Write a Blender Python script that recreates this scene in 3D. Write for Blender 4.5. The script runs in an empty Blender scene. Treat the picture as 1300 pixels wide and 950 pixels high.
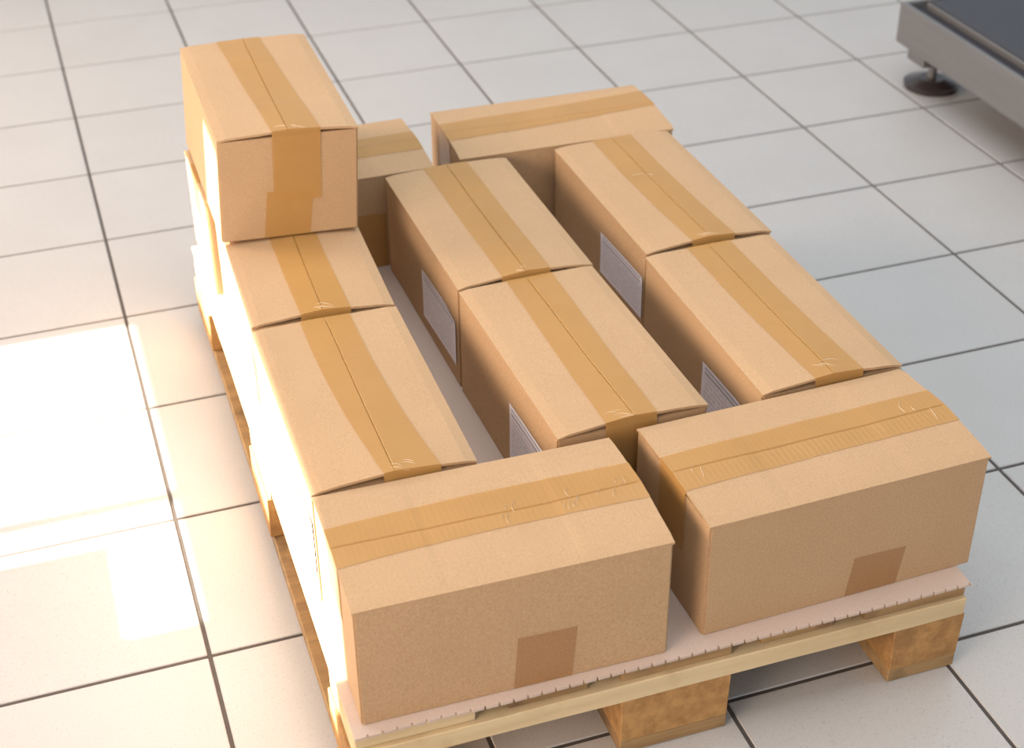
import bpy, bmesh, math, random
from mathutils import Vector, Matrix, noise

random.seed(7)
SC = bpy.context.scene
COL = SC.collection

# ------------------------------------------------------------------ camera
F_PX = 1958.82
CAM_P = Vector((-0.23415, -1.25211, 1.47989))
YAW, PITCH, ROLL = -0.31994, 0.99927, -0.0091
cam_d = bpy.data.cameras.new('camera')
cam = bpy.data.objects.new('camera', cam_d)
COL.objects.link(cam)
CAM_R = Matrix.Rotation(YAW, 3, 'Z') @ Matrix.Rotation(PITCH, 3, 'X') @ Matrix.Rotation(ROLL, 3, 'Z')
cam.matrix_world = Matrix.Translation(CAM_P) @ CAM_R.to_4x4()
cam_d.sensor_fit = 'HORIZONTAL'
cam_d.sensor_width = 36.0
cam_d.lens = F_PX / 1300 * 36.0
cam_d.shift_y = -45.0 / 1300.0
cam_d.clip_start = 0.05
cam_d.dof.use_dof = True
cam_d.dof.focus_distance = 2.0
cam_d.dof.aperture_fstop = 4.8
SC.camera = cam

# ------------------------------------------------------------------ light
SC.view_settings.view_transform = 'Standard'
SC.view_settings.look = 'None'
SC.view_settings.gamma = 1.0
SC.view_settings.use_curve_mapping = False
SC.view_settings.exposure = 0.06

world = bpy.data.worlds.new('world')
SC.world = world
world.use_nodes = True
bg = world.node_tree.nodes['Background']
bg.inputs['Color'].default_value = (0.86, 0.93, 1.0, 1)
bg.inputs['Strength'].default_value = 0.60

SUN_T = 0.70                                  # tangent of the sun's height
sd = bpy.data.lights.new('sun', 'SUN')
sd.energy = 42.0
sd.color = (1.0, 0.89, 0.76)
sd.angle = math.radians(0.53)
sun = bpy.data.objects.new('sun', sd)
COL.objects.link(sun)
sun.location = (-4, 0.7, 3.5)
sun.rotation_euler = Vector((1, 0, -SUN_T)).to_track_quat('-Z', 'Y').to_euler()

FILL_RECTS = [(1.38, 3.10, 0.80, 2.10), (-0.70, 0.04, 0.80, 2.10), (-2.2, -0.80, 0.80, 2.10)]   # warm fill lights and panes added in the left wall: y0, y1, z0, z1
for y0, y1, z0, z1 in FILL_RECTS:
    ad = bpy.data.lights.new('window_daylight', 'AREA')        # unseen warm fill, added to brighten the left side
    ad.shape = 'RECTANGLE'
    ad.size, ad.size_y = y1 - y0 - 0.08, z1 - z0 - 0.08
    ad.energy = 40 * ad.size * ad.size_y
    ad.color = (1.0, 0.76, 0.58)
    area = bpy.data.objects.new('window_daylight', ad)
    COL.objects.link(area)
    area.location = (-1.985, (y0 + y1) / 2, (z0 + z1) / 2)
    area.rotation_euler = Vector((1, 0, 0)).to_track_quat('-Z', 'Z').to_euler()

cd_ = bpy.data.lights.new('ceiling_light', 'AREA')       # overhead fill added to brighten the box tops, no fixture
cd_.shape = 'RECTANGLE'
cd_.size, cd_.size_y = 3.0, 3.0
cd_.energy = 62
cd_.color = (0.96, 0.98, 1.0)
top_fill = bpy.data.objects.new('ceiling_light', cd_)
COL.objects.link(top_fill)
top_fill.location = (0.6, 0.9, 3.0)

# ------------------------------------------------------------------ materials
def rgb(r, g, b):
    return tuple(((c / 255) / 12.92 if c / 255 <= 0.04045 else ((c / 255 + 0.055) / 1.055) ** 2.4) for c in (r, g, b)) + (1,)

class Mat:
    def __init__(s, name, base, rough=0.6, metal=0.0):
        s.m = bpy.data.materials.new(name)
        s.m.use_nodes = True
        s.nt = s.m.node_tree
        s.b = s.nt.nodes['Principled BSDF']
        s.b.inputs['Base Color'].default_value = base
        s.b.inputs['Roughness'].default_value = rough
        s.b.inputs['Metallic'].default_value = metal
    def n(s, t, **kw):
        o = s.nt.nodes.new(t)
        for k, v in kw.items():
            if hasattr(o, k): setattr(o, k, v)
            else: o.inputs[k.replace('_', ' ')].default_value = v
        return o
    def l(s, a, b): s.nt.links.new(a, b)
    def coord(s, scale=(1, 1, 1), kind='Object', rnd=True):
        tc = s.n('ShaderNodeTexCoord')
        mp = s.n('ShaderNodeMapping')
        mp.inputs['Scale'].default_value = scale
        s.l(tc.outputs[kind], mp.inputs['Vector'])
        if rnd:
            oi = s.n('ShaderNodeObjectInfo')
            ml = s.n('ShaderNodeMath', operation='MULTIPLY'); ml.inputs[1].default_value = 17.3
            s.l(oi.outputs['Random'], ml.inputs[0])
            s.l(ml.outputs[0], mp.inputs['Location'])
        return mp.outputs['Vector']
    def noise(s, vec, scale, detail=3, rough=0.55):
        t = s.n('ShaderNodeTexNoise')
        t.inputs['Scale'].default_value = scale
        t.inputs['Detail'].default_value = detail
        t.inputs['Roughness'].default_value = rough
        s.l(vec, t.inputs['Vector'])
        return t.outputs['Fac']
    def ramp(s, fac, stops):
        r = s.n('ShaderNodeValToRGB')
        e = r.color_ramp.elements
        e[0].position, e[0].color = stops[0]
        e[1].position, e[1].color = stops[-1]
        for p, c in stops[1:-1]:
            k = e.new(p); k.color = c
        s.l(fac, r.inputs['Fac'])
        return r.outputs['Color']
    def mix(s, fac, a, b, mode='MIX'):
        m = s.n('ShaderNodeMix', data_type='RGBA', blend_type=mode)
        for sock, v in ((m.inputs[0], fac), (m.inputs[6], a), (m.inputs[7], b)):
            if hasattr(v, 'is_linked'): s.l(v, sock)
            else: sock.default_value = v
        return m.outputs[2]
    def color(s, c): s.l(c, s.b.inputs['Base Color'])
    def bump(s, h, strength, dist=0.001):
        b = s.n('ShaderNodeBump')
        b.inputs['Strength'].default_value = strength
        b.inputs['Distance'].default_value = dist
        s.l(h, b.inputs['Height'])
        s.l(b.outputs['Normal'], s.b.inputs['Normal'])

def m_card(name, base, dark):
    m = Mat(name, base, 0.72)
    v = m.coord()
    fib = m.noise(m.coord((1, 2.2, 1)), 420, 4, 0.7)
    big = m.noise(v, 9, 3)
    c = m.ramp(fib, [(0.30, dark), (0.62, base)])
    c = m.mix(big, c, m.mix(0.5, c, dark), 'MIX')
    m.color(c)
    # faint flutes of the corrugation, running across the board
    w = m.n('ShaderNodeTexWave', wave_type='BANDS', bands_direction='X')
    w.inputs['Scale'].default_value = 48
    w.inputs['Distortion'].default_value = 1.2
    w.inputs['Detail'].default_value = 1
    m.l(m.coord(rnd=False), w.inputs['Vector'])
    h = m.mix(0.35, fib, w.outputs['Fac'])
    m.bump(h, 0.22, 0.0006)
    m.b.inputs['Specular IOR Level'].default_value = 0.3
    return m.m

CARD = m_card('kraft_cardboard', (0.555, 0.375, 0.218, 1), (0.40, 0.25, 0.132, 1))
SHEET = m_card('grey_sheet_cardboard', (0.60, 0.48, 0.405, 1), (0.51, 0.40, 0.335, 1))

def m_tape(name, ca, cb, alpha):
    m = Mat(name, (0.56, 0.305, 0.10, 1), 0.28)
    v = m.coord()
    w = m.n('ShaderNodeTexWave', wave_type='BANDS', bands_direction='X')
    w.inputs['Scale'].default_value = 42
    w.inputs['Distortion'].default_value = 2.0
    w.inputs['Detail'].default_value = 2
    m.l(m.coord(rnd=False), w.inputs['Vector'])
    c = m.mix(m.noise(v, 14, 2), ca, cb)
    m.color(c)
    cr = m.noise(m.coord((0.5, 1, 1)), 55, 4, 0.6)
    m.bump(m.mix(0.4, w.outputs['Fac'], cr), 0.22, 0.001)
    m.b.inputs['Alpha'].default_value = alpha
    m.b.inputs['Specular IOR Level'].default_value = 0.5
    return m.m
TAPE = m_tape('brown_packing_tape', (0.575, 0.32, 0.10, 1), (0.50, 0.27, 0.08, 1), 0.70)
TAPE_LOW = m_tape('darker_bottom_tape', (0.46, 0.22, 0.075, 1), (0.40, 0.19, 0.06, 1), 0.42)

def m_film():
    m = Mat('loose_tape_film', (0.9, 0.8, 0.65, 1), 0.12)
    m.b.inputs['Alpha'].default_value = 0.55
    m.color(m.mix(m.noise(m.coord(), 60, 2), (0.92, 0.84, 0.70, 1), (0.80, 0.66, 0.46, 1)))
    return m.m
FILM = m_film()

def m_label():
    m = Mat('printed_paper_label', (0.6, 0.6, 0.66, 1), 0.5)
    tc = m.n('ShaderNodeTexCoord')
    sp = m.n('ShaderNodeSeparateXYZ')
    m.l(tc.outputs['UV'], sp.inputs[0])
    def math_(op, a, b=None):
        o = m.n('ShaderNodeMath', operation=op)
        for i, q in enumerate((a, b)):
            if q is None: continue
            if hasattr(q, 'is_linked'): m.l(q, o.inputs[i])
            else: o.inputs[i].default_value = q
        return o.outputs[0]
    rows = math_('FRACT', math_('MULTIPLY', sp.outputs['Y'], 11.0))
    line = math_('LESS_THAN', rows, 0.52)
    rown = math_('FLOOR', math_('MULTIPLY', sp.outputs['Y'], 11.0))
    cb = m.n('ShaderNodeCombineXYZ')
    m.l(math_('MULTIPLY', sp.outputs['X'], 34.0), cb.inputs[0])
    m.l(math_('MULTIPLY', rown, 3.7), cb.inputs[1])
    words = math_('GREATER_THAN', m.noise(cb.outputs[0], 1.0, 1), 0.43)
    inx = math_('MULTIPLY', math_('GREATER_THAN', sp.outputs['X'], 0.05), math_('LESS_THAN', sp.outputs['X'], 0.95))
    iny = math_('MULTIPLY', math_('GREATER_THAN', sp.outputs['Y'], 0.06), math_('LESS_THAN', sp.outputs['Y'], 0.95))
    bold = math_('GREATER_THAN', sp.outputs['Y'], 0.78)
    ink = math_('MULTIPLY', math_('MULTIPLY', line, math_('MAXIMUM', words, bold)), math_('MULTIPLY', inx, iny))
    dens = math_('ADD', math_('MULTIPLY', bold, 0.42), 0.24)
    c = m.mix(math_('MULTIPLY', ink, dens), (0.88, 0.87, 0.96, 1), (0.20, 0.20, 0.26, 1))
    m.color(c)
    m.bump(m.noise(m.coord(), 40, 3), 0.25, 0.002)
    return m.m
LABEL = m_label()

def m_wood(name, a, b, c, sx=(3, 40, 40)):
    m = Mat(name, a, 0.8)
    g = m.noise(m.coord(sx), 1.0, 6, 0.65)
    st = m.noise(m.coord((1, 1, 1)), 9, 4, 0.6)
    col = m.ramp(g, [(0.28, b), (0.62, a)])
    col = m.mix(m.ramp(st, [(0.52, (0, 0, 0, 1)), (0.74, (1, 1, 1, 1))]), col, c)
    m.color(col)
    m.bump(m.mix(0.3, g, m.noise(m.coord(), 160, 3)), 0.5, 0.002)
    return m.m
WOOD_PALE = m_wood('pale_pine', (0.66, 0.52, 0.31, 1), (0.55, 0.41, 0.23, 1), (0.50, 0.36, 0.19, 1))
WOOD_DECK = m_wood('weathered_deck_pine', (0.40, 0.25, 0.11, 1), (0.24, 0.14, 0.06, 1), (0.09, 0.05, 0.03, 1))
WOOD_BLOCK = m_wood('pressed_block_wood', (0.47, 0.26, 0.09, 1), (0.30, 0.15, 0.05, 1), (0.22, 0.11, 0.04, 1), (60, 60, 60))
WOOD_BOT = m_wood('dirty_bottom_pine', (0.40, 0.25, 0.11, 1), (0.24, 0.14, 0.06, 1), (0.08, 0.05, 0.03, 1))

def m_tile():
    m = Mat('speckled_floor_tile', (0.5, 0.48, 0.46, 1), 0.33)
    v = m.coord()
    sp = m.noise(v, 330, 2, 0.6)
    big = m.noise(v, 5, 3)
    c = m.ramp(sp, [(0.26, (0.33, 0.315, 0.30, 1)), (0.36, (0.465, 0.45, 0.435, 1)), (0.70, (0.50, 0.485, 0.47, 1))])
    c = m.mix(m.ramp(big, [(0.35, (0, 0, 0, 1)), (0.7, (0.22, 0.22, 0.22, 1))]), c, (0.38, 0.36, 0.345, 1))
    m.color(c)
    r = m.n('ShaderNodeMapRange'); r.inputs['To Min'].default_value = 0.26; r.inputs['To Max'].default_value = 0.40
    m.l(big, r.inputs['Value']); m.l(r.outputs[0], m.b.inputs['Roughness'])
    m.bump(m.noise(v, 120, 2), 0.05, 0.001)
    return m.m
TILE = m_tile()

def m_simple(name, a, b, rough, scale=30, metal=0.0, bump=0.1, sx=(1, 1, 1)):
    m = Mat(name, a, rough, metal)
    n_ = m.noise(m.coord(sx), scale, 4)
    m.color(m.mix(n_, a, b))
    m.bump(n_, bump, 0.001)
    return m.m
GROUT = m_simple('dark_grout', (0.10, 0.085, 0.075, 1), (0.055, 0.045, 0.04, 1), 0.9, 60)
PLASTER = m_simple('white_plaster', (0.75, 0.73, 0.70, 1), (0.70, 0.68, 0.65, 1), 0.85, 20)
STEEL = m_simple('brushed_steel', (0.27, 0.265, 0.265, 1), (0.21, 0.205, 0.205, 1), 0.45, 1.0, 0.6, 0.05, (4, 4, 160))
DARK_STEEL = m_simple('dark_steel_plate', (0.045, 0.047, 0.058, 1), (0.032, 0.034, 0.042, 1), 0.5, 40, 0.0, 0.04)
GROOVE = m_simple('dark_gap_rubber', (0.05, 0.045, 0.055, 1), (0.03, 0.03, 0.035, 1), 0.6, 40)
RUBBER = m_simple('dark_brown_rubber', (0.055, 0.04, 0.04, 1), (0.035, 0.025, 0.025, 1), 0.25, 40)

# ------------------------------------------------------------------ helpers
def link(name, me, mat, parent=None, smooth=False):
    if mat is not None and not me.materials: me.materials.append(mat)
    if smooth:
        for p in me.polygons: p.use_smooth = True
    o = bpy.data.objects.new(name, me)
    COL.objects.link(o)
    if parent is not None: o.parent = parent
    return o

def obj(name, bm, mat, parent=None, smooth=False):
    bmesh.ops.recalc_face_normals(bm, faces=bm.faces[:])
    me = bpy.data.meshes.new(name)
    bm.to_mesh(me); bm.free()
    return link(name, me, mat, parent, smooth)

def bx(bm, x0, x1, y0, y1, z0, z1, bevel=0.0, seg=1):
    r = bmesh.ops.create_cube(bm, size=1)
    vs = r['verts']
    for v in vs:
        v.co = Vector((x0 + (v.co.x + .5) * (x1 - x0), y0 + (v.co.y + .5) * (y1 - y0), z0 + (v.co.z + .5) * (z1 - z0)))
    if bevel:
        es = list({e for v in vs for e in v.link_edges})
        bmesh.ops.bevel(bm, geom=es, offset=bevel, segments=seg, profile=0.5, affect='EDGES')

def box_obj(name, dims, mat, parent=None, bevel=0.0, seg=1):
    bm = bmesh.new(); bx(bm, *dims, bevel=bevel, seg=seg)
    return obj(name, bm, mat, parent)

def cyl(bm, x, y, z0, z1, r0, r1, n=24):
    a = [bm.verts.new((x + r0 * math.cos(t), y + r0 * math.sin(t), z0)) for t in [2 * math.pi * i / n for i in range(n)]]
    b = [bm.verts.new((x + r1 * math.cos(t), y + r1 * math.sin(t), z1)) for t in [2 * math.pi * i / n for i in range(n)]]
    for i in range(n): bm.faces.new((a[i], a[(i + 1) % n], b[(i + 1) % n], b[i]))
    bm.faces.new(a[::-1]); bm.faces.new(b)

def empty(name, loc, rz=0.0):
    o = bpy.data.objects.new(name, None)
    o.empty_display_size = 0.1
    COL.objects.link(o)
    o.location = loc; o.rotation_euler = (0, 0, rz)
    return o

def tag(o, label, cat, group=None):
    o['label'] = label; o['category'] = cat
    if group: o['group'] = group
    return o

def struct(o, label=None):
    o['kind'] = 'structure'
    if label: o['label'] = label
    return o

# ------------------------------------------------------------------ floor
GX, GY, GA, TX, TY = -0.16008, 2.76259, 0.00564, 0.30844, 0.30557
fl = box_obj('floor', (-2.1, 4.2, -3.0, 5.0, -0.06, -0.0018), GROUT)
struct(fl, 'pale speckled square tiled floor with dark grout lines')
fl['category'] = 'floor'

def cam_px(p):
    q = CAM_R.transposed() @ (Vector(p) - CAM_P)
    if q.z > -0.2: return None
    return (650 + F_PX * q.x / -q.z, 430 - F_PX * q.y / -q.z)

GAP = 0.0058
tile_bm = bmesh.new()
bx(tile_bm, -TX / 2 + GAP / 2, TX / 2 - GAP / 2, -TY / 2 + GAP / 2, TY / 2 - GAP / 2, -0.010, 0.0, bevel=0.0012)
bmesh.ops.recalc_face_normals(tile_bm, faces=tile_bm.faces[:])
tile_me = bpy.data.meshes.new('tile'); tile_bm.to_mesh(tile_me); tile_bm.free()
tile_me.materials.append(TILE)
far_bm = bmesh.new()
ca, sa = math.cos(GA), math.sin(GA)
for i in range(-6, 14):
    for j in range(-7, 18):
        u, v = (i + .5) * TX, -(j + .5) * TY
        p = Vector((GX + u * ca - v * sa, GY + u * sa + v * ca, 0))
        if not (-1.9 < p.x < 4.0 and -2.8 < p.y < 4.8): continue
        cs = [cam_px(p + Vector((a * TX / 2, b * TY / 2, 0))) for a in (-1, 1) for b in (-1, 1)]
        seen = all(c is not None for c in cs) and max(c[0] for c in cs) > -120 and min(c[0] for c in cs) < 1420 and max(c[1] for c in cs) > -80 and min(c[1] for c in cs) < 1050
        if seen:
            t = link('tile', tile_me, None, fl)
            t.location = p; t.rotation_euler = (0, 0, GA)
        else:
            n0 = len(far_bm.verts)
            far_bm.from_mesh(tile_me)
            far_bm.verts.ensure_lookup_table()
            bmesh.ops.transform(far_bm, matrix=Matrix.Translation(p) @ Matrix.Rotation(GA, 4, 'Z'), verts=far_bm.verts[n0:])
ft = obj('tile_field', far_bm, TILE, fl)
ft['kind'] = 'stuff'

# ------------------------------------------------------------------ unseen left wall, its openings shaped to cast the sun patches
XI, XO = -2.0, -2.06
def h_in(x, z): return z + (x - XI) * SUN_T
def h_out(x, z): return z + (x - XO) * SUN_T
zA0, zA1 = h_in(-1.1, 0), h_out(-0.150, 0)
zA_block = h_in(-0.242, 0)
zB0, zB1 = h_in(-0.02, 0.058), h_out(-0.006, 0.314)
zC1 = h_out(0.002, 0.470)
openings = [  # y0, y1, z0, z1
    (0.697, 1.200, zA0, zA1),
    (0.596, 0.667, zA0, zA1),
    (0.390, 0.596, zA_block, zA1),
    (0.075, 1.30, zB0, zB1),
    (0.862, 0.985, zB1, zC1),
] + FILL_RECTS
ys = sorted({-3.0, 5.0} | {q for o in openings for q in o[:2]})
zs_ = sorted({0.0, 5.2} | {q for o in openings for q in o[2:]})
bm = bmesh.new()
for a, b in zip(ys, ys[1:]):
    for c, d in zip(zs_, zs_[1:]):
        my, mz = (a + b) / 2, (c + d) / 2
        if any(o[0] < my < o[1] and o[2] < mz < o[3] for o in openings): continue
        bx(bm, XO, XI, a, b, c, d)
bmesh.ops.remove_doubles(bm, verts=bm.verts[:], dist=1e-5)
struct(obj('wall_left', bm, PLASTER), 'white plastered wall with window openings beside the tiled floor')

FILL_PANE = m_simple('frosted_glass', (0.80, 0.80, 0.78, 1), (0.76, 0.76, 0.74, 1), 0.6, 90)  # opaque off-white for the added panes behind the fill lights
for k, (y0, y1, z0, z1) in enumerate(FILL_RECTS):
    bm = bmesh.new()
    for d in ((y0, y0 + .04, z0, z1), (y1 - .04, y1, z0, z1), (y0 + .04, y1 - .04, z0, z0 + .04), (y0 + .04, y1 - .04, z1 - .04, z1)):
        bx(bm, XO, XI + 0.005, *d)
    w = struct(obj('window_%d' % (k + 1), bm, PLASTER), 'white framed frosted window in the plastered wall')
    box_obj('pane', (XO + 0.02, XO + 0.03, y0 + .04, y1 - .04, z0 + .04, z1 - .04), FILL_PANE, w)

# ------------------------------------------------------------------ pallet
PX0, PX1, PY0, PY1 = -0.020, 0.785, -0.026, 1.174
ZS = 0.148
pal = tag(empty('wooden_pallet', (0, 0, 0)), 'low wooden pallet of pale pine planks and brown blocks under the boxes', 'pallet')
PWX = PX1 - PX0
def plank(name, dims, mat, seed, wob=0.0015, along=0):
    """a sawn plank with slightly uneven edges"""
    bm = bmesh.new()
    bx(bm, *dims)
    long_edges = [e for e in bm.edges if abs((e.verts[0].co - e.verts[1].co)[along]) > 1e-4]
    bmesh.ops.subdivide_edges(bm, edges=long_edges, cuts=9, use_grid_fill=True)
    for v in bm.verts:
        k = Vector((v.co.x * 7 + seed * 3.1, v.co.y * 7, v.co.z * 31))
        d = noise.noise_vector(k)
        v.co += Vector((d.x, d.y, d.z * 0.4)) * wob
    bmesh.ops.bevel(bm, geom=[e for e in bm.edges if e.is_boundary or e.calc_face_angle(0) > 1.0], offset=0.0012, segments=1, affect='EDGES')
    return obj(name, bm, mat, pal)
deck_w = [0.145, 0.100, 0.145, 0.100, 0.145]
gap = (PWX - sum(deck_w)) / 4
x = PX0
for k, w in enumerate(deck_w):
    plank('deck_board', (x, x + w, PY0 + 0.006 + 0.004 * (k % 2), PY1 - 0.004 * (k % 3), 0.1225, 0.144), WOOD_DECK if k not in (0,) else WOOD_PALE, k, along=1)
    x += w + gap
for k, yc in enumerate((PY0 + 0.0725, (PY0 + PY1) / 2, PY1 - 0.0725)):
    plank('cross_board', (PX0, PX1, yc - 0.0725, yc + 0.0725, 0.0945, 0.122), WOOD_PALE, 10 + k, along=0)
    for q, (x0, w) in enumerate(((PX0 - 0.004, 0.100), ((PX0 + PX1) / 2 - 0.0725, 0.145), (PX1 - 0.098, 0.100))):
        plank('block', (x0, x0 + w, yc - 0.070, yc + 0.070, 0.0225, 0.094), WOOD_BLOCK, 20 + 3 * k + q, 0.003, along=0)
for q, (x0, w) in enumerate(((PX0, 0.100), ((PX0 + PX1) / 2 - 0.0725, 0.145), (PX1 - 0.098, 0.100))):
    plank('bottom_board', (x0, x0 + w, PY0 + 0.004, PY1 - 0.004, 0.0006, 0.022), WOOD_BOT, 40 + q, 0.0006, along=1)

# cardboard sheet over the deck, its front cut edge frayed into teeth
bm = bmesh.new()
pts = []
n = 46
xs = [PX0 - 0.001 + (PX1 + 0.002 - PX0) * i / n for i in range(n + 1)]
for i, xx in enumerate(xs):
    yb = PY0 - 0.002 + 0.002 * noise.noise(Vector((xx * 9, 1.3, 0)))
    pts.append((xx, yb))
    if i < n:
        d = xs[i + 1] - xx
        pts += [(xx + d * 0.80, yb + 0.0004), (xx + d * 0.84, yb + 0.0035), (xx + d * 0.93, yb + 0.0035), (xx + d * 0.97, yb)]
pts += [(PX1 + 0.001, PY1 + 0.01), (PX0 - 0.001, PY1 + 0.01)]
top = [bm.verts.new((a, b, ZS)) for a, b in pts]
bot = [bm.verts.new((a, b, 0.1447)) for a, b in pts]
N = len(pts)
bm.faces.new(top); bm.faces.new(bot[::-1])
for i in range(N): bm.faces.new((top[i], bot[i], bot[(i + 1) % N], top[(i + 1) % N]))
tag(obj('cardboard_sheet', bm, SHEET), 'greyish corrugated cardboard sheet with ragged cut edge laid over the pallet', 'sheet')

# ------------------------------------------------------------------ boxes
BW, BH, BL = 0.2081, 0.1748, 0.384
GROUP = 'taped cardboard boxes on the pallet'

def make_box(loc, yaw, label, dl=0, dw=0, dh=0, seed=0, tape=(0, 0, 0), tw=0.072, ends=(0.07, 0.07),
             rise=(0.006, 0.006), paper=None, patch=None, low_tape=None, film=None, skew=None):
    L, W, H = BL + dl, BW + dw, BH + dh
    root = tag(empty('cardboard_box', loc, yaw), label, 'box', GROUP)
    hl, hw = L / 2, W / 2
    def sk(p):
        if skew is None: return p
        sx, lean = skew
        w = 0.65 + 0.35 * (p[0] / hl)
        return Vector((p[0] + sx * p[1] * w, p[1] + lean * (p[2] / H - 0.5), p[2]))
    def fin(bm):
        for v in bm.verts: v.co = sk(v.co)
        return bm
    Hb = H - 0.0045
    # body: four walls and bottom, closed below the flaps by the inner flaps; walls bulge a little
    bm = bmesh.new()
    bx(bm, -hl, hl, -hw, hw, 0, Hb)
    bmesh.ops.bevel(bm, geom=[e for e in bm.edges if abs(e.verts[0].co.z - e.verts[1].co.z) > 0.01], offset=0.0025, segments=2, affect='EDGES')
    bmesh.ops.bevel(bm, geom=[e for e in bm.edges if e.verts[0].co.z < 1e-5 and e.verts[1].co.z < 1e-5 and e.calc_length() > 0.05], offset=0.0012, segments=1, affect='EDGES')
    obj('body', fin(bm), CARD, root)
    # tent height of the flaps
    def ztop(xx, yy):
        t = (xx / hl + 1) / 2
        r = rise[0] * (1 - t) + rise[1] * t
        mid = 0.75 + 0.25 * (2 * t - 1) ** 2
        f = 1 - abs(yy) / hw
        f = max(0.0, f) ** 0.85
        nz = 0.0011 * noise.noise(Vector((xx * 9 + seed * 5.7, yy * 9, seed)))
        # the ends of the inner flaps show through as a faint step
        st = 0.0007 / (1 + math.exp(-(abs(xx) - (hl - hw)) * 900))
        return H - 0.0002 + r * mid * f + nz * min(1, f * 3) + st * min(1, f * 5)
    th = 0.0036
    nx, ny = 44, 7
    for s in (-1, 1):
        bm = bmesh.new()
        y_in = s * 0.0016
        grid_t, grid_b = [], []
        for i in range(nx + 1):
            tx = i / nx
            # cluster rows at the step lines
            xx = -hl - 0.0012 + (2 * hl + 0.0024) * tx
            rt, rb = [], []
            for j in range(ny + 1):
                yy = s * (hw + 0.0004) + (y_in - s * (hw + 0.0004)) * j / ny
                wav = 0.0008 * noise.noise(Vector((s * 3 + seed, yy * 40, i // nx + seed))) if i in (0, nx) else 0
                z = ztop(xx, yy)
                if j == 0: z -= 0.0012
                rt.append(bm.verts.new((xx + wav, yy, z)))
                rb.append(bm.verts.new((xx + wav, yy, z - th if j else z - 0.0030)))
            grid_t.append(rt); grid_b.append(rb)
        for i in range(nx):
            for j in range(ny):
                bm.faces.new((grid_t[i][j], grid_t[i + 1][j], grid_t[i + 1][j + 1], grid_t[i][j + 1]))
                bm.faces.new((grid_b[i][j], grid_b[i][j + 1], grid_b[i + 1][j + 1], grid_b[i + 1][j]))
            bm.faces.new((grid_t[i][0], grid_b[i][0], grid_b[i + 1][0], grid_t[i + 1][0]))
            bm.faces.new((grid_t[i][ny], grid_t[i + 1][ny], grid_b[i + 1][ny], grid_b[i][ny]))
        for i in (0, nx):
            for j in range(ny):
                bm.faces.new((grid_t[i][j], grid_t[i][j + 1], grid_b[i][j + 1], grid_b[i][j]))
        obj('flap', fin(bm), CARD, root)
    # the tape over the seam, folded down both ends
    def tape_c(t):
        a, mid, b = tape
        m_ = mid
        return a * (1 - t) * (1 - 2 * t) + m_ * 4 * t * (1 - t) + b * t * (2 * t - 1)
    bm = bmesh.new()
    rows = []
    na = 12
    off = 0.0008
    def row(t, xx, fz):
        c = tape_c(t)
        r = []
        a0, a1, g = c - tw / 2, c + tw / 2, 0.0014
        cols = [a0 + (-g - a0) * q / 5 for q in range(6)] + [0.0] + [g + (a1 - g) * q / 5 for q in range(6)]
        for yy in cols:
            dip = 0.0014 if (yy == 0.0 and abs(xx) < hl - 0.001) else 0
            r.append(bm.verts.new((xx, yy, fz(yy) - dip)))
        rows.append(r)
    xe = hl + 0.0022
    e0, e1 = ends
    for k in range(5):
        zz = H - e0 + (e0 - 0.004) * k / 4
        row(0, -xe + (0.0010 if k < 4 else 0), lambda yy, zz=zz: zz + 0.0012 * noise.noise(Vector((yy * 60, seed, 4))) * (k == 0))
    for k in range(45):
        t = k / 44
        xx = -xe + 0.0008 + (2 * xe - 0.0016) * t
        row(t, xx, lambda yy, xx=xx: ztop(xx, yy) + off)
    for k in range(5):
        zz = H - 0.004 - (e1 - 0.004) * k / 4
        row(1, xe - (0.0010 if k > 0 else 0), lambda yy, zz=zz: zz + 0.0012 * noise.noise(Vector((yy * 60, seed, 9))) * (k == 4))
    for a, b in zip(rows, rows[1:]):
        for j in range(na): bm.faces.new((a[j], a[j + 1], b[j + 1], b[j]))
    obj('top_tape', fin(bm), TAPE, root, smooth=False)
    # thin raised wrinkles of loose tape film
    if film:
        bm = bmesh.new()
        for fi, (fx, n_w, spread) in enumerate(film):
            rr = random.Random(seed * 31 + fi)
            for q in range(n_w):
                xx = fx + rr.uniform(-spread, spread)
                t = (xx / hl + 1) / 2
                y0 = tape_c(t) + rr.uniform(-tw * 0.44, tw * 0.02)
                ln = rr.uniform(0.008, 0.024)
                dx = rr.uniform(0.004, 0.011)
                prev = None
                for i in range(7):
                    u = i / 6
                    yy = y0 + ln * u
                    xq = xx + dx * u * u + 0.0012 * math.sin(u * 5 + q)
                    hgt = 0.0007 * math.sin(math.pi * u) + 0.0002
                    z = ztop(xq, yy) + off + 0.0001
                    w_ = 0.0002 + 0.0002 * math.sin(math.pi * u)
                    cur = [bm.verts.new((xq - w_, yy, z)), bm.verts.new((xq, yy, z + hgt)), bm.verts.new((xq + w_, yy, z))]
                    if prev:
                        bm.faces.new((prev[0], prev[1], cur[1], cur[0]))
                        bm.faces.new((prev[1], prev[2], cur[2], cur[1]))
                    prev = cur
        wr = obj('tape_wrinkles', fin(bm), FILM, root)
        wr['kind'] = 'stuff'
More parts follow.
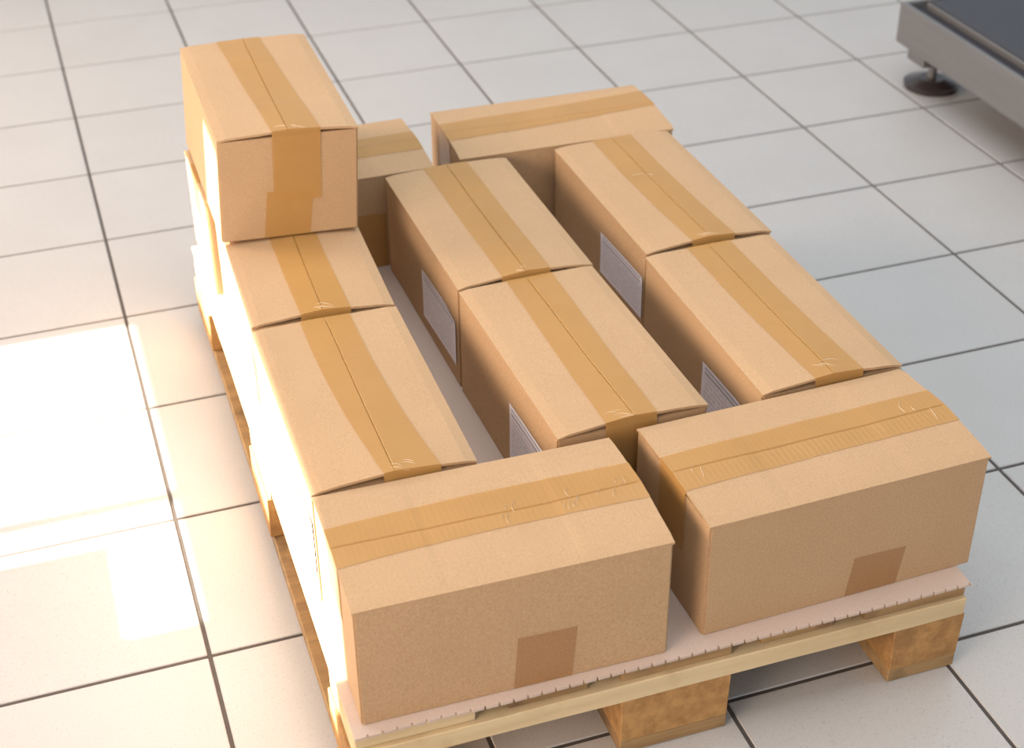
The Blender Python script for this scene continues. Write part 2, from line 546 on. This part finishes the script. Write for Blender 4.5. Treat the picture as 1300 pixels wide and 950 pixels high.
    def plate(name, mat, corners, nrm, lift, nu=8, nv=6, curl=0.0, notch=False):
        """thin sheet stuck on a face; corners: a(bottom start) b(bottom end) c(top end) d(top start)"""
        a, b, c, d = [Vector(q) for q in corners]
        nn = Vector(nrm)
        bm = bmesh.new()
        uvl = bm.loops.layers.uv.new('UVMap')
        g = []
        for i in range(nu + 1):
            r = []
            for j in range(nv + 1):
                u, v = i / nu, j / nv
                vv = v
                if notch and u > 0.7 and v == 1: vv = 1 - 0.10 * (u - 0.7) / 0.3
                p = (a * (1 - u) + b * u) * (1 - vv) + (d * (1 - u) + c * u) * vv
                k = lift + curl * (u ** 6 + v ** 6 * 0.5) + 0.0006 * abs(noise.noise(p * 25 + Vector((seed, 0, 0)))) * (curl > 0)
                r.append((bm.verts.new(p + nn * k), (u, vv)))
            g.append(r)
        for i in range(nu):
            for j in range(nv):
                q = (g[i][j], g[i + 1][j], g[i + 1][j + 1], g[i][j + 1])
                f = bm.faces.new([z[0] for z in q])
                for lp, z in zip(f.loops, q): lp[uvl].uv = z[1]
        return obj(name, fin(bm), mat, root)
    if paper:   # on the local -y face
        x0, x1, z0, z1, tilt = paper
        o = plate('shipping_label', LABEL, [(x0, -hw, z0), (x1, -hw, z0 + tilt), (x1, -hw, z1 + tilt), (x0, -hw, z1)], (0, -1, 0), 0.0005, curl=0.0010, notch=(seed % 2 == 0))
        o['label'] = 'white paper label with rows of small print'
    if patch:   # end of the bottom tape on the local -y face
        x0, x1, z1, sh = patch
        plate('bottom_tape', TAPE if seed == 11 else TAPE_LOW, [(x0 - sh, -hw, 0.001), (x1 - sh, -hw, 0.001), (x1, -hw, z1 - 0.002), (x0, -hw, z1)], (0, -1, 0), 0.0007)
    if low_tape:  # end of the bottom tape on the local +x end
        y0, y1, z1, sh = low_tape
        plate('bottom_tape', TAPE, [(hl, y0 - sh, 0.001), (hl, y1 - sh, 0.001), (hl, y1, z1), (hl, y0, z1 + 0.002)], (1, 0, 0), 0.0007)
    return root

R90 = -math.pi / 2       # local +x looks to the pallet's open end, local -y to the sunlit side
LAB = (0.018, 0.184)     # along the side, from the middle towards the near end
make_box((0.1823, 0.0945, ZS), -0.0134, 'sealed cardboard box lying crosswise on the pallet corner next to the sunlit floor', -0.0058, 0.0043, 0, 1,
         tape=(0.000, 0.010, 0.006), ends=(0.075, 0.06), rise=(0.004, 0.0075), patch=(0.0, 0.073, 0.080, 0.006), film=[(0.13, 11, 0.045), (0.02, 4, 0.012)])
make_box((0.6109, 0.1071, ZS), 0.028, 'cardboard box lying crosswise on the pallet corner above the exposed wooden block', -0.0006, 0, -0.0017, 2,
         tape=(-0.003, 0.003, 0.003), ends=(0.09, 0.06), rise=(0.0045, 0.0085), patch=(0.014, 0.088, 0.062, 0.008), film=[(0.15, 3, 0.02), (-0.16, 2, 0.012)])
make_box((0.4016, 0.8032, ZS), R90 + 0.0223, 'cardboard box in the middle row, in line behind another, close to the tall stack', 0.0003, 0.0039, 0, 4,
         tape=(-0.002, 0.0, 0.0), tw=0.076, rise=(0.004, 0.010), paper=(LAB[0] - 0.012, LAB[1] - 0.006, 0.022, 0.108, 0.010), film=[(0.18, 2, 0.006)])
make_box((0.4107, 0.4124, ZS), R90 + 0.0330, 'cardboard box in the middle row with its taped end against the two crosswise boxes', -0.0004, 0.002, 0, 3,
         tape=(0.004, 0.0, -0.004), ends=(0.06, 0.095), rise=(0.001, 0.008), paper=(LAB[0], LAB[1], 0.022, 0.116, 0.006), film=[(0.18, 4, 0.010)])
make_box((0.7018, 0.8096, ZS), R90 + 0.0196, 'cardboard box in the outer row away from the window, touching the far crosswise box', 0.0017, 0.0027, 0, 5,
         tape=(0.0, 0.0, 0.006), rise=(0.003, 0.010), paper=(LAB[0], LAB[1] + 0.002, 0.048, 0.122, 0.006), film=[(0.18, 3, 0.008), (-0.04, 2, 0.015)])
make_box((0.7011, 0.4136, ZS), R90 + 0.0113, 'cardboard box in the outer row behind the crosswise box above the exposed block', 0.0005, -0.0004, 0, 6,
         tape=(0.0, 0.002, 0.008), rise=(0.001, 0.009), paper=(LAB[0], LAB[1], 0.03, 0.118, 0.005), film=[(0.17, 4, 0.015)])
make_box((0.1030, 0.7955, ZS), R90 - 0.025, 'cardboard box half covered by the one stacked on it, on the window side', 0, -0.0018, 0, 8,
         tape=(0.0, 0.0, 0.004), rise=(0.003, 0.009), paper=(LAB[0], LAB[1], 0.03, 0.118, 0.005), film=[(0.18, 4, 0.006)])
make_box((0.0981, 0.4004, ZS), R90, 'cardboard box with sunlit side between the stacked pair and the crosswise corner box', 0.0005, 0.0002, 0, 7,
         tape=(0.0, 0.004, 0.022), rise=(0.001, 0.009), paper=(LAB[0], LAB[1], 0.03, 0.118, 0.005), film=[(0.18, 4, 0.006)])
make_box((0.1065, 1.0290, ZS + BH + 0.0072), R90 - 0.004, 'single cardboard box stacked on top of the other boxes', -0.0007, 0.0007, -0.004, 9,
         tape=(-0.008, 0.002, 0.012), ends=(0.07, 0.112), rise=(0.003, 0.006), low_tape=(-0.034, 0.036, 0.076, 0.006), film=[(0.18, 3, 0.006)],
         skew=(0.085, 0.010))
make_box((0.6254, 1.1150, ZS), -0.0217, 'cardboard box lying crosswise at the far end of the pallet, apart from the stack', 0.0039, -0.0083, 0, 10,
         tape=(0.0, 0.012, 0.026), rise=(0.004, 0.006))
make_box((0.1847, 1.1078, ZS), 0.0083, 'crosswise cardboard box mostly hidden behind the tall stacked box', 0, -0.0014, 0, 11,
         tape=(0.0, 0.0, -0.004), rise=(0.004, 0.005), patch=(0.034, 0.106, 0.105, 0.0))

# ------------------------------------------------------------------ platform scale
SX, SY1, SY0, SX1 = 1.705, 1.714, 0.90, 2.45
Z0, Z1 = 0.100, 0.196
sc = tag(empty('platform_scale', ((SX + SX1) / 2, (SY0 + SY1) / 2, 0)), 'low stainless steel platform scale on round dark feet', 'scale')
OX, OY = (SX + SX1) / 2, (SY0 + SY1) / 2
def sbox(name, d, mat, bevel=0.002, parent=None):
    return box_obj(name, (d[0] - OX, d[1] - OX, d[2] - OY, d[3] - OY, d[4], d[5]), mat, parent or sc, bevel, 2)
sbox('side_rail', (SX, SX + 0.012, SY0, SY1, Z0, Z1), STEEL)
sbox('side_rail', (SX1 - 0.012, SX1, SY0, SY1, Z0, Z1), STEEL)
sbox('end_rail', (SX + 0.012, SX1 - 0.012, SY1 - 0.012, SY1, Z0, Z1), STEEL)
sbox('end_rail', (SX + 0.012, SX1 - 0.012, SY0, SY0 + 0.012, Z0, Z1), STEEL)
sbox('frame_bed', (SX + 0.012, SX1 - 0.012, SY0 + 0.012, SY1 - 0.012, Z0 + 0.01, Z1 - 0.016), GROOVE, 0)
pl = sbox('platform_rim', (SX + 0.052, SX1 - 0.04, SY0 + 0.04, SY1 - 0.03, Z1 - 0.016, Z1 + 0.002), STEEL)
sbox('platform_plate', (SX + 0.057, SX1 - 0.045, SY0 + 0.045, SY1 - 0.035, Z1 + 0.001, Z1 + 0.0055), DARK_STEEL, 0.001)
for fx, fy in ((1.775, 1.650), (SX1 - 0.075, 1.645), (1.782, SY0 + 0.07), (SX1 - 0.075, SY0 + 0.07)):
    sx_ = 1 if fx < OX else -1
    sbox('leg_bracket', (fx - 0.052, fx + 0.03, fy - 0.035, fy + 0.035, 0.066, Z0 + 0.012), STEEL)
    bm = bmesh.new(); cyl(bm, fx - OX, fy - OY, 0.0225, 0.072, 0.011, 0.011, 16)
    obj('foot_stem', bm, STEEL, sc)
    bm = bmesh.new()
    cyl(bm, fx - OX, fy - OY, 0.0008, 0.012, 0.062, 0.064, 32)
    cyl(bm, fx - OX, fy - OY, 0.0121, 0.024, 0.062, 0.030, 32)
    obj('foot', bm, RUBBER, sc)
